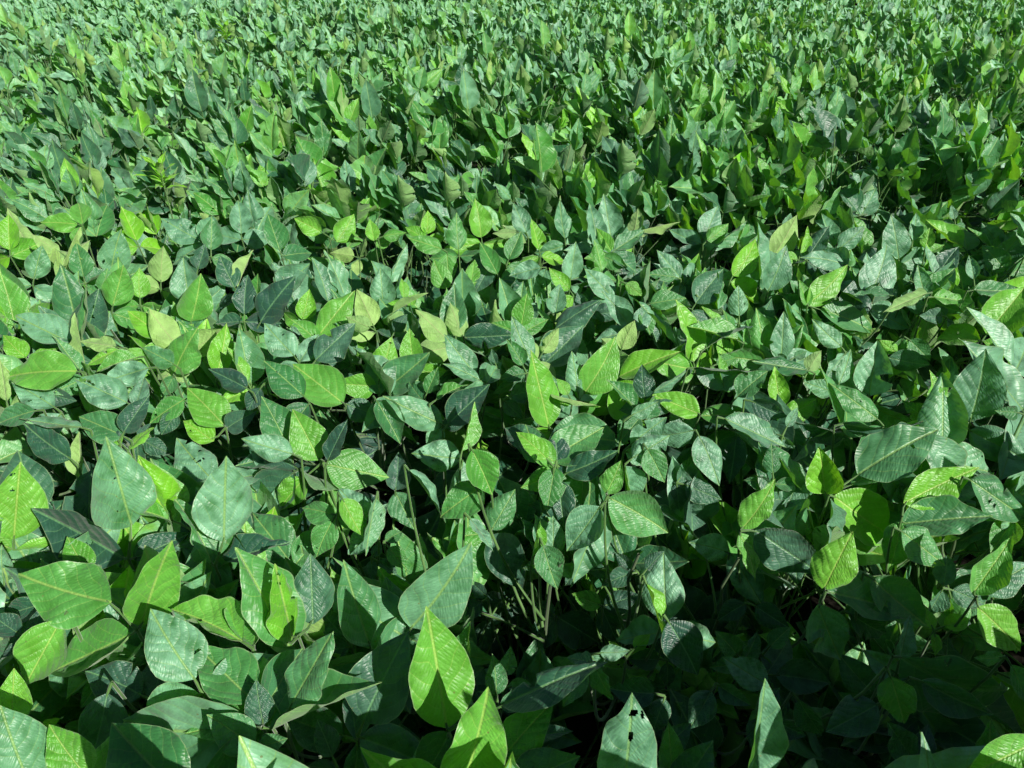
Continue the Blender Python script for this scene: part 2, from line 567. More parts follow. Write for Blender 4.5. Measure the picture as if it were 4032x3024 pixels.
# ------------------------------------------------------------------ foreground leaves read off the photograph
# bx by tx ty width code [e=tilt away] [d=cm below the canopy top] [@group] [t=terminal leaflet on a stalklet] [h=eaten]
HERO = {}
HERO['A'] = (0, 1700, .798, """
650 462 530 20 310 l @1 t h e-18
612 625 155 378 210 k @1 h e10
655 628 935 500 130 k @1 d3 e20
1105 540 1120 120 285 l @2 t e-15
1045 655 855 335 110 g @2
1075 662 1440 545 130 k @2 d4
550 840 90 700 320 b @3 t e5
700 955 850 535 215 b @3 e-20
650 1000 232 1195 240 b @3 e15
960 1220 748 870 320 l e10
1195 1035 850 870 170 b d3 e15
1250 1330 965 1055 240 g d3 e15
1425 1060 1158 570 215 g @4 e-15
1445 1020 1355 650 175 b @4 h e-25
1545 950 1530 600 235 k @4 d5 e0
1430 1360 1645 985 190 g d0 e-10
1250 1460 605 1435 350 l @5 h e10
1300 1445 1262 1222 200 k @5 e0
1330 1472 1884 1235 120 g @5 e0
1250 1555 1020 1395 210 g @6 e-15
1265 1560 1420 1512 120 g @6 e-5
150 1750 0 1350 330 l e-10
430 1700 235 1450 200 b e0 d2
530 1290 440 1640 400 k d8 e-5
60 1430 75 1165 170 b d2 e0
68 530 100 148 330 b h e-10 d1
20 740 10 555 110 l e0 d3
300 930 120 1255 240 b d6 e-5
900 1800 545 1440 340 g d4 e15
430 700 325 520 220 b d4 e5
440 470 455 180 170 k d8 e15
150 420 90 90 260 k d5 e10
1040 230 870 30 210 l d3 e20 h
1450 200 1245 400 240 k d10 e20
1420 625 1240 400 220 g d9 e20 h
1640 440 1560 615 160 g d7 e10 h
1575 140 1440 -110 235 b @7 e-5
1610 160 1920 225 225 b @7 e15
1500 228 1372 380 150 b @7 t e10
600 60 480 -40 160 b d3
400 230 390 0 60 p d6
200 850 20 900 180 k d9
700 1300 420 1180 220 k d10
560 1200 700 1290 140 g d12
1700 1010 1580 870 140 k d9
100 1000 -40 900 200 k d6
1700 1500 1400 1400 260 k d10
1640 1600 1560 1420 180 k d9
170 480 330 330 180 k d9
""")
HERO['B'] = (1300, 1700, .798, """
575 1462 470 860 315 b @1 e-12
850 1352 1370 1138 215 k @1 t e5
590 1482 440 1740 250 k @1 e10 d2
640 1800 785 1255 280 b e-20 d0
195 1050 70 630 225 g e-15
400 965 705 545 300 l e-10
330 990 270 715 200 k d6 e0
165 1430 395 985 330 k d6 e10
860 1600 1105 1325 190 g d4 e10
1270 1180 1145 1355 130 g d7
900 1760 1235 1600 250 k d5
960 1520 1200 1475 90 k d6
1440 1800 1497 1285 300 l e-15 d-5 x
1690 1720 1670 1430 130 g d6
680 1225 693 935 70 g d4 h
820 1295 800 1095 110 g d5
870 1200 890 1058 80 l d6 h
1108 905 1000 835 150 k @2 d20 e20
1108 915 1000 1062 165 k @2 d20 e15
1122 915 1325 1045 190 k @2 d20 e20
1335 855 1192 800 110 b @3 d16
1340 870 1420 1035 190 k @3 d20
1350 860 1530 800 150 k @3 d20
1600 1290 1372 1270 170 k d22
800 510 955 780 245 k @4 d9 h
795 485 915 285 170 g @4 d7
778 500 560 530 95 b @4 d8
690 430 805 590 45 l d2
755 265 540 420 180 g d7
645 132 402 100 220 l @5 h d2
655 145 545 410 105 l @5 h d1
390 190 545 415 60 l d1
700 88 800 312 205 b e20
1080 -25 990 -405 175 b @6 e-20
1100 -5 1475 55 190 g @6 e-5
1085 -12 960 110 225 b @6 e5
1330 370 1165 590 220 l d5 e10
1362 305 1435 140 105 b @7 e-10
1375 325 1670 500 235 g @7 e5
1335 385 1185 770 125 l @7 t h e0
1100 610 1100 415 140 l d12
1050 560 1120 780 140 g d10 h
1000 610 1035 440 50 b d8
225 330 175 615 85 l d4 h
322 288 338 100 125 k @8 d8
322 298 415 485 185 g @8 d8
60 330 160 515 110 b d2
190 435 45 275 170 l d4
1490 130 1672 15 130 l h
1565 85 1650 250 180 g d2
1660 930 1650 595 250 l d9 e10
1560 750 1645 1030 70 b d7
1110 175 1070 395 150 g d6
1080 120 1350 10 160 k d4
1112 155 920 15 120 b d2
1165 205 1425 92 140 k d3
780 930 740 1100 160 k @9 d24
770 920 860 930 110 k @9 d24
745 840 640 930 130 k d22
900 820 1000 700 160 k d25
1250 640 1160 760 170 k d18
1480 700 1340 760 180 k d18
240 640 330 700 130 k d12
290 570 380 680 90 g d9
1620 1120 1460 1120 140 k d20
1500 1070 1580 1000 120 b d14
1330 1090 1480 1080 70 l d14
900 850 990 890 120 k d28
1560 680 1650 590 150 k d14
""")
HERO['C'] = (2632, 1700, .798, """
770 305 748 72 215 b @1 e-20
815 318 1112 530 245 b @1 e15
935 212 1330 -15 250 g @1 t e0
1160 352 1535 175 185 b @2 e0 d-1
1150 455 1600 410 170 g @2 d0
1148 440 1085 695 140 b @2 e0
1150 490 1365 660 170 g d6
765 780 905 488 200 b @3 e-15
790 792 1235 905 210 g @3 e10
735 852 850 1125 215 l @3 t e10
1000 720 1280 960 190 g d8
360 480 530 232 130 b @4 e-15
350 500 430 740 90 b @4 e0
430 485 748 700 225 k @4 e10 t
290 592 98 548 170 l @5 d9
310 600 470 870 140 l @5 d8 h
300 620 640 770 120 k @5 d12 e20
80 260 262 335 140 k d8
150 20 245 270 140 l d3
335 20 300 255 135 k d8
655 290 508 62 75 g d2
900 260 1178 200 95 g d3
1490 -55 1572 -410 265 l e-12
1490 238 1760 432 185 g d2 h
1500 800 1700 515 150 b @6
1530 780 1790 640 150 l @6 d3
1525 865 1735 1085 180 b @6 e15
1140 1130 1190 905 60 l d8
1150 1112 1660 1275 250 k d10 h e25
1095 1205 1165 1440 270 g d8 e10
1030 1345 775 1480 230 k d14 e15
1010 1290 830 1090 180 k d22
490 1250 265 1110 180 l d18 e15
530 1200 800 1240 180 k d22
210 1280 100 1470 160 k d22
400 1760 477 1215 165 l e-15 d-8
50 1760 218 1520 210 k d6
-20 1560 115 1440 130 k d12
1200 1605 1080 1430 200 k d16 h
1560 1700 1590 1410 140 g d13
1480 1700 1900 1500 220 b d-8
1690 1150 1770 1345 90 l d4
1250 1230 1605 1390 130 k d14
640 1320 760 1500 120 k d20
510 1420 680 1505 90 k d18
340 1100 230 980 120 g d18
1360 960 1485 920 90 b d12
0 935 145 1200 210 k d11
500 1060 600 960 120 g d18
900 900 1070 1000 150 k d16
1700 430 1590 600 140 g d7
1080 50 1150 150 120 k d5
1260 340 1130 200 200 k d7
430 860 600 970 160 k d17
-40 1020 60 1160 150 k d20
620 600 640 760 160 k d16
1400 780 1560 850 140 k d12
160 60 420 60 140 k d12
""")
HERO['D'] = (0, 800, .633, """
90 760 0 430 240 b e-5
480 790 375 370 200 g e-15
210 470 265 260 190 l
395 390 502 150 40 p
520 460 475 245 130 g
690 440 755 160 235 l h e-15
700 640 765 382 205 b e-15
640 545 672 405 120 g d2
1000 492 1012 265 195 p e-10
870 590 868 400 130 b d2
1230 410 1275 250 105 k d2
1180 625 1140 335 190 l e-10
1190 735 1250 436 225 b e-15 d0
1460 525 1365 325 150 k
1480 520 1575 290 65 p
1740 560 1932 368 160 l
2040 610 1940 335 120 l
2150 600 2015 290 100 l
1520 690 1540 445 140 k h
1620 740 1845 455 200 k
1880 722 1925 535 155 b @1
1985 822 2205 540 185 b @2
1985 865 1808 722 95 b @2 h
1830 950 1643 745 185 l h
1965 975 2212 745 200 k
440 870 90 700 190 l
510 840 540 510 95 g
530 825 620 530 230 k d3 h
1040 842 790 668 175 b
1120 905 925 655 190 p
1085 1060 1235 775 200 b @3 e-15
1350 1060 1410 745 155 b
1560 1120 1490 775 175 l h
1540 1112 1408 888 90 b
1535 1150 1295 1030 130 k
1890 1200 1640 980 180 g h
2135 1245 1820 1000 255 b @4 e5
2155 1250 2380 1330 165 k @4
480 1045 40 1075 245 b e5
500 1040 345 835 95 g
540 1042 465 680 35 p
720 892 500 860 85 p
740 910 540 1010 90 b
850 960 600 1055 75 b
925 1025 600 1130 150 l
790 1240 465 1095 195 l x
1080 1075 1000 1205 195 g @3
1080 1000 885 900 120 g
1400 1388 1165 1145 225 b @5
1330 1480 1142 1350 150 b @5 t
1410 1400 1600 1290 170 k @5
1790 1512 1628 1200 220 g
1820 1560 1500 1470 150 l
2040 1600 2165 1345 110 k
770 1450 490 1330 200 g h d2
770 1425 935 1200 140 k
510 1395 115 1335 100 l
440 1590 140 1360 190 k d2
220 1290 -10 1370 140 g
340 1270 70 1110 160 l d3 h
1150 1220 930 1370 130 g d4
1620 1150 1540 1300 130 k d4
480 130 252 120 120 b
850 235 750 18 130 b
1240 230 1000 92 165 l h
1312 292 1318 90 140 g
1500 190 1480 -20 180 l
1740 292 1665 68 140 g
2000 180 1830 95 130 b @6
2095 242 2205 68 150 b @6
60 290 50 68 130 b
182 265 45 28 90 p
370 302 190 190 90 p
1100 1300 1000 1440 170 k d6
620 700 560 560 150 l d5
160 960 20 820 150 b d3
40 1230 0 960 70 p
300 1180 480 1230 110 k d5
900 1480 1060 1560 180 k d6
1700 1640 1560 1540 200 l d5
1300 100 1240 60 70 p d2
""")
HERO['E'] = (1300, 800, .633, """
275 235 245 98 110 b
330 205 475 183 85 b
600 192 608 45 95 b
695 285 485 215 120 b e-5
800 290 785 58 130 g e-15
940 212 900 -30 150 b e-15
1220 182 1140 0 115 l h
1300 292 1250 98 85 b h
1460 220 1430 -20 110 l
1660 272 1612 0 110 l
1750 232 1700 -60 155 l e-15
1752 302 1655 152 85 b
1770 292 1960 168 110 g
1920 172 2182 113 50 p
2182 470 2030 290 115 l
2150 460 1968 440 85 g
1110 350 1190 175 110 g
1040 440 930 240 110 g
730 532 640 350 180 b
880 492 900 350 95 b h
1310 400 1112 452 115 l
1495 472 1530 238 130 l e-15
1760 590 1583 405 145 l
1490 540 1362 400 95 b h
1840 500 1942 580 110 b
1690 422 1640 230 60 b
370 490 482 250 80 l
330 640 312 400 200 l e-10 h
270 762 165 535 190 p
250 772 95 705 110 p
460 590 440 465 65 b
390 680 612 558 50 p
780 800 770 500 160 g
730 852 528 662 150 p
830 832 748 620 130 p @1
832 835 1155 815 165 k @1
1130 762 1050 462 145 l e-15
1190 765 1225 560 165 b e-15
1250 980 1130 700 145 l e-10 d-2
1400 690 1430 500 165 l
1400 782 1688 600 135 k
1320 930 1422 775 125 p
1330 1000 1575 758 215 k d2
1860 760 1690 545 135 l
2150 880 1888 588 95 l
1990 625 2215 590 120 g
1812 910 1895 728 180 p
1580 1182 1780 832 235 b e-5
1800 1080 2182 922 175 b
1960 1220 1940 1000 150 k
2000 1180 2215 1045 80 l
1380 1230 1255 962 170 g
1540 1176 1500 918 115 l h
1370 1190 1682 1262 55 p
1480 1190 1410 1090 75 b h
1900 1280 1714 1095 95 g
1872 1320 2042 1233 85 l
1870 1500 2095 1330 170 l h
1365 1592 1708 1400 245 g d3 e10
1350 1592 1158 1420 130 b
700 1378 325 1200 195 l @2
690 1385 600 1532 160 l @2
700 1382 855 1350 110 k @2
735 1372 992 1125 185 k
930 1100 697 1000 100 l
900 1060 708 812 160 l e-10
1120 1200 1315 1150 150 k d3
1200 1010 1098 845 95 g
520 1000 495 778 155 b
310 1082 385 830 205 b h
340 1162 622 928 205 g d1
370 1190 143 898 85 l
600 1182 672 1018 95 g
290 1230 440 1500 150 g d4
820 1540 900 1235 80 b
660 1222 862 1130 75 b
560 340 540 280 170 k d4
150 330 0 310 120 p d3
1000 380 900 560 120 k d5
1640 690 1850 680 120 k d4
1700 330 1850 400 150 g d4
1030 1000 1005 905 60 k d2
1160 180 1010 190 60 p
400 800 480 690 120 k d4
""")
HERO['F'] = (2632, 800, .633, """
220 222 310 18 150 l
240 232 372 125 100 b
290 272 488 108 75 l
400 452 545 225 140 b
572 482 555 108 95 l e-20
652 332 802 72 165 p e-10
620 545 735 260 175 l
820 312 866 142 50 b
880 322 1002 140 130 k
1022 272 953 62 80 l h
1060 282 1222 140 120 l
1432 345 1388 70 165 l e-15
1832 272 1602 98 95 b
1520 232 1540 58 65 l
1600 282 1625 150 105 b
1250 592 1365 262 215 l @1 e0
1290 432 1165 358 65 k
862 632 1117 384 165 b @2 e-5
868 642 812 475 65 b @2
1090 382 815 338 110 l
1380 572 1150 572 45 g
945 662 1279 800 155 g @2 t e10
1075 892 890 718 115 l
1600 592 1550 382 95 l
1660 452 1600 252 60 l
1620 562 1790 403 95 g
1610 560 1335 680 65 p
1650 582 1848 612 75 b h
1660 490 1805 268 140 k d2
2002 272 1860 148 70 b
2052 262 1950 113 120 l
1900 472 1870 322 75 l h
1980 815 2225 525 250 b
1900 540 2205 542 85 g
2130 1012 1853 645 105 l
2200 1285 1800 842 130 l h
1500 850 1630 980 190 g h
1370 960 1632 1005 145 k d2
1420 930 1312 850 105 b
1250 1192 1310 853 220 l e-10
1060 1122 1135 908 95 l
1300 1342 1003 1113 165 g h
1080 1402 943 1008 95 g
700 1272 660 1012 120 b
430 1202 622 1048 140 g
870 1042 950 915 100 p
780 960 860 920 90 g
600 936 540 652 115 b
700 978 712 672 145 l e-15
430 852 122 765 115 b
330 792 204 642 65 b
240 896 530 765 45 k
155 986 45 602 75 b e-10
440 702 440 510 130 l d2 h
170 622 340 408 175 k d2
870 1040 518 980 125 g
165 1022 592 1050 130 k
340 1122 310 932 55 b
350 1340 737 1522 160 l
520 1232 745 1332 130 k
735 1392 805 1268 65 l
1100 1442 780 1360 100 k d3
1085 1372 1587 1357 100 k
1620 1342 1460 1230 150 k d4
1690 1382 1623 1038 100 b
1700 1532 1695 1052 190 l x
2170 1300 2030 1290 95 g d3
650 1680 638 1493 115 g
200 1322 547 1308 155 b @3 h
195 1312 -110 1188 150 b @3
1700 700 1560 700 110 k d4
720 160 760 60 60 l d2
1500 480 1380 450 110 l d4
2100 420 1950 260 140 g d3
2130 700 2010 640 90 g d6
1780 100 1760 10 50 l d4
1480 640 1680 620 130 l d5
300 1000 420 960 120 g d5
""")

TINT = {'g': (.40, .62), 'b': (.66, .93), 'k': (.0, .22), 'l': (.30, .5), 'p': (.65, .95)}  # light put into the tint: b glowing in sun, k in bluish shade
PALE = {'g': (.0, .25), 'b': (0, .12), 'k': (.0, .25), 'l': (.45, .85), 'p': (0, 0)}  # l leaves carry their sheen as a paler colour
hero = []
groups = {}
for key, (ox, oy, sc, txt) in HERO.items():
    for line in txt.strip().splitlines():
        tk = line.split()
        bx, by, tx, ty, wd = [float(q) for q in tk[:5]]
        h = dict(b=(ox + bx * sc, oy + by * sc), t=(ox + tx * sc, oy + ty * sc), w=wd * sc, code=tk[5], e=None, d=0.0, g=None, term=False, holes=0, x=0)
        for q in tk[6:]:
            if q[0] == 'e': h['e'] = float(q[1:])
            elif q[0] == 'd': h['d'] = float(q[1:]) / 100
            elif q[0] == '@': h['g'] = key + q[1:]
            elif q == 't': h['term'] = True
            elif q == 'h': h['holes'] = 1
            elif q == 'x': h['x'] = 1
        if h['e'] is None: h['e'] = rnd.uniform(-14, 10)
        hero.append(h)
        groups.setdefault(h['g'] or ('s%d' % len(hero)), []).append(h)

def ztop(px, py):
    # canopy height under that part of the picture: the front row on the left stands taller
    f = min(max((py - 2150 - max(px - 900, 0) * .35) / 250, 0), 1)
    if px > 2200 and py > 2700: f = 1
    return .85 + .08 * f
hs = np.random.RandomState(77)
def unit(v): return v / np.linalg.norm(v)
hero_leaves = []
for gid, lst in groups.items():
    if len(lst) > 1 or gid[0] != 's':
        nb = [h for h in lst if not h['term']] or lst
        jx = sum(h['b'][0] for h in nb) / len(nb); jy = sum(h['b'][1] for h in nb) / len(nb)
        r = ray(jx, jy)
        dm = min(h['d'] for h in lst)
        z = ztop(jx, jy) - .035 - dm
        jd = (z - CAM[2]) / r[2]
        J = CAM + r * jd
    else:
        J = None
    ent = dict(J=J, leaflets=[])
    for h in lst:
        (bx, by), (tx, ty) = h['b'], h['t']
        e = R(h['e'])
        if J is None:
            mx_, my_ = (bx + tx) / 2, (by + ty) / 2
            r = ray(mx_, my_)
            dep = (ztop(mx_, my_) - h['d'] + .015 - CAM[2]) / r[2]
            pl = math.hypot(tx - bx, ty - by) / F * dep
            db = dep - math.tan(e) * pl / 2
            dt = dep + math.tan(e) * pl / 2
        else:
            db = jd + (.006 if not h['term'] else .0) + max(0, h['d'] - dm) * .5
            pl = math.hypot(tx - bx, ty - by) / F * db
            dt = db + math.tan(e) * pl
        Bp = CAM + ray(bx, by) * db
        Tp = CAM + ray(tx, ty) * dt
        L = np.linalg.norm(Tp - Bp)
        a = (Tp - Bp) / L
        mid = (Bp + Tp) / 2
        v = unit(CAM - mid)
        n0 = unit(v - a * (v @ a))
        app = 1.0 * h['w'] / F * (db + dt) / 2
        wr = float(np.clip(app / L * 1.08, .48, .66))
        ratio = min(1.0, app / (wr * L * .97))
        phi = math.acos(ratio)
        if h['code'] == 'p': n0 = -n0
        c1, c2 = rot_about(n0, a, phi), rot_about(n0, a, -phi)
        s1, s2 = c1 @ SUND, c2 @ SUND
        up1, up2 = c1[2], c2[2]
        if h['code'] in 'bl': n = c1 if s1 + .3 * up1 > s2 + .3 * up2 else c2
        elif h['code'] == 'k': n = c1 if s1 < s2 else c2
        elif h['code'] == 'p': n = c1 if s1 < s2 else c2
        else: n = c1 if up1 > up2 else c2
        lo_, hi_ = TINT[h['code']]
        par = dict(wr=wr, fold=hs.uniform(6, 22) if ratio > .8 else hs.uniform(12, 32), bend=hs.uniform(-.1, .3), wave=hs.uniform(.012, .05),
                   twist=hs.uniform(-.12, .12), asym=hs.uniform(-.1, .1), cup=hs.uniform(-.5, .5), roll=(hs.normal(0, .065), hs.normal(0, .065)),
                   holes=(hs.randint(1, 5) if h['holes'] else int(hs.rand() < .07)), bites=(hs.randint(0, 2) if h['holes'] else int(hs.rand() < .10)),
                   damage_tip=1.0 if h['x'] else 0)
        if h['code'] == 'p': par['bend'] *= -.5
        nu, nv = (60, 44) if by > 1500 else (32, 20)
        mesh = leaflet(hs, nu, nv, **par)
        # the blade's arc shortens and lowers the tip: turn it so that base and tip stay where they were read
        tip = mesh[0][np.argmax(mesh[2][:, 1])]
        B = basis(a, n)
        ang = math.atan2(tip[2], tip[1])
        Rx = np.array([[1, 0, 0], [0, math.cos(ang), math.sin(ang)], [0, -math.sin(ang), math.cos(ang)]])
        Pm = mesh[0] @ Rx.T / math.hypot(tip[1], tip[2])
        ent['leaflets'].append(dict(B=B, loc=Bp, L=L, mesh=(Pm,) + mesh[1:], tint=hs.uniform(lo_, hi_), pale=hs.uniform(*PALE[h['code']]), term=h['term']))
    if J is None:
        l0 = ent['leaflets'][0]
        ent['J'] = l0['loc'] - l0['B'][:, 1] * .012 - np.array((0, 0, .006))
    hero_leaves.append(ent)

# coarse depth map of these leaves, so that filling leaves are not grown in front of them
GW, GH = 504, 378
zb = np.full((GH, GW), np.inf)
for ent in hero_leaves:
    for lf in ent['leaflets']:
        P = lf['mesh'][0] @ (lf['B'] * lf['L']).T + lf['loc']
        x, y, dep = proj(P)
        xi, yi = (x / 8).astype(int), (y / 8).astype(int)
        for dx in (-1, 0, 1):
            for dy in (-1, 0, 1):
                X, Y = xi + dx, yi + dy
                ok = (X >= 0) & (X < GW) & (Y >= 0) & (Y < GH)
                np.minimum.at(zb, (Y[ok], X[ok]), dep[ok])
print('hero leaves', len(hero_leaves), sum(len(e['leaflets']) for e in hero_leaves), 'lengths',
      np.percentile([l['L'] for e in hero_leaves for l in e['leaflets']], (0, 10, 50, 90, 100)).round(3))

def blocked(P):
    """would these points stand in front of a foreground leaf, or too near the lens?"""
    x, y, dep = proj(P)
    if (dep < .1).all(): return False
    if ((dep > 0) & (np.linalg.norm(P - CAM, axis=1) < .42)).any(): return True
    xi, yi = (x / 8).astype(int), (y / 8).astype(int)
    ok = (xi >= 0) & (xi < GW) & (yi >= 0) & (yi < GH) & (dep > .05)
    if not ok.any(): return False
    b_ = zb[yi[ok], xi[ok]]
    bad = np.isfinite(b_) & (dep[ok] < b_ + .004)
    if bad.sum() > .18 * len(P): return True
    # keep the open, dark strip between the first two rows
    gx, gy, gd = x[ok], y[ok], P[ok][:, 2]
    g = (gy > 2230 + np.maximum(0, 2500 - gx) * .55) & (gx > 1900) & (gd > .62)
    return g.sum() > .3 * len(P)

# the side leaflets of the leaves of which the list above names only one leaflet
for ent in hero_leaves:
    if len(ent['leaflets']) != 1: continue
    l0 = ent['leaflets'][0]
    a0, n0 = l0['B'][:, 1], l0['B'][:, 2]
    J = l0['loc'] - a0 * .014 - np.array((0, 0, .004))
    ent['J'] = J
    for sd in (-1, 1):
        for att in range(5):
            a = rot_about(a0, n0, sd * R(hs.uniform(50, 115))) - n0 * hs.uniform(-.1, .45)
            a = unit(a)
            n = rot_about(n0, a, hs.normal(0, .4))
            L = l0['L'] * hs.uniform(.8, 1.0) * (1 - .06 * att)
            B = basis(a, n)
            P = leaflet(hs, 10, 6, wr=.6)[0] @ (B * L).T + J
            x_, y_, d_ = proj(P)
            xi, yi = (x_ / 8).astype(int), (y_ / 8).astype(int)
            ok = (xi >= 0) & (xi < GW) & (yi >= 0) & (yi < GH)
            if ok.any():
                b_ = zb[yi[ok], xi[ok]]
                if (np.isfinite(b_) & (d_[ok] < b_ + .003)).sum() > .12 * len(P): continue
            par = dict(wr=hs.uniform(.54, .66), fold=hs.uniform(8, 28), bend=hs.uniform(-.05, .35), wave=hs.uniform(.012, .045), twist=hs.uniform(-.2, .2),
                       asym=hs.uniform(-.12, .12), cup=hs.uniform(-.4, .5), roll=(hs.normal(0, .07), hs.normal(0, .07)), holes=int(hs.rand() < .06))
            ent['leaflets'].append(dict(B=B, loc=J + a * .003, L=L, mesh=leaflet(hs, 32, 22, **par), tint=float(np.clip(l0['tint'] + hs.uniform(-.15, .1), 0, 1)), pale=l0['pale'], term=False))
            for dx in (-1, 0, 1):
                X = xi + dx; o2 = (X >= 0) & (X < GW) & (yi >= 0) & (yi < GH)
                np.minimum.at(zb, (yi[o2], X[o2]), d_[o2])
            break

# ------------------------------------------------------------------ rows of plants
SL = .11
ROW0, RSP = .72, .80
def row_y(i, x):
    if i == 0: return .15 - .02 * x
    return ROW0 + .04 + (i - 1) * RSP + SL * x
spots = []
prs = np.random.RandomState(9)
for i in range(-1, 22):
    yy = row_y(i, 0)
    hw = .75 * max(yy, 0) + 1.7
    x = -hw + prs.uniform(0, .1)
    while x < hw:
        px_, py_ = x + prs.normal(0, .012), row_y(i, x) + prs.normal(0, .025)
        if i == 0 and x > .25: py_ -= .03
        k = prs.randint(NPL)
        spots.append(dict(row=i, x=px_, y=py_, k=k, rz=prs.uniform(-.45, .45), s=((1.17 if x > .3 else 1.09) if i == 0 else 1) * prs.uniform(.93, 1.06) * (1 + .035 * math.sin(px_ * 1.7 + i * 2.1))))  # front row scaled up, most on the right, to shade the gap
        x += prs.uniform(.10, .155) if yy < 9 else prs.uniform(.14, .2)
for s in spots:
    top = np.array((s['x'], s['y'], .8))
    x, y, dep = proj(top)
    s['dep'] = dep
    s['vis'] = dep > .1 and -130 < x < 4162 and -60 < y < 3400
    s['heroes'] = []
vis = sorted([s for s in spots if s['vis']], key=lambda s: s['dep'])
OBJ_N = 298
chosen = vis[:OBJ_N]
for s in chosen: s['obj'] = True
print('plants', len(spots), 'visible', len(vis), 'objects to', chosen[-1]['dep'])

# each foreground leaf grows from the nearest plant
cxy = np.array([(s['x'], s['y']) for s in chosen])
for ent in hero_leaves:
    J = ent['J']
    d = np.hypot(cxy[:, 0] - J[0], (cxy[:, 1] - J[1] - .03))
    cnt = np.array([len(s['heroes']) for s in chosen])
    j = int(np.argmin(d + .02 * cnt))
    chosen[j]['heroes'].append(ent)

def gdepth(s): return s['dep']
ROWN = {-1: 'nearest', 0: 'front', 1: 'second', 2: 'third', 3: 'fourth', 4: 'fifth', 5: 'sixth', 6: 'seventh', 7: 'eighth', 8: 'ninth'}
ORD = ['first', 'second', 'third', 'fourth', 'fifth', 'sixth', 'seventh', 'eighth', 'ninth', 'tenth', 'eleventh', 'twelfth', 'thirteenth', 'fourteenth', 'fifteenth', 'sixteenth', 'seventeenth', 'eighteenth', 'nineteenth', 'twentieth']
def ordinal(n):
    if n <= 20: return ORD[n - 1]
    tens = {2: 'twenty', 3: 'thirty', 4: 'forty', 5: 'fifty', 6: 'sixty', 7: 'seventy'}[n // 10]
    return (tens[:-1] + 'ieth') if n % 10 == 0 else tens + '-' + ORD[n % 10 - 1]
rowlists = {}
for s in sorted(chosen, key=lambda s: s['x']): rowlists.setdefault(s['row'], []).append(s)
rows_used = sorted(rowlists)
for ri, r_ in enumerate(rows_used):
    for k, s in enumerate(rowlists[r_]):
        s['ord'] = k + 1
        s['rown'] = ORD[ri]

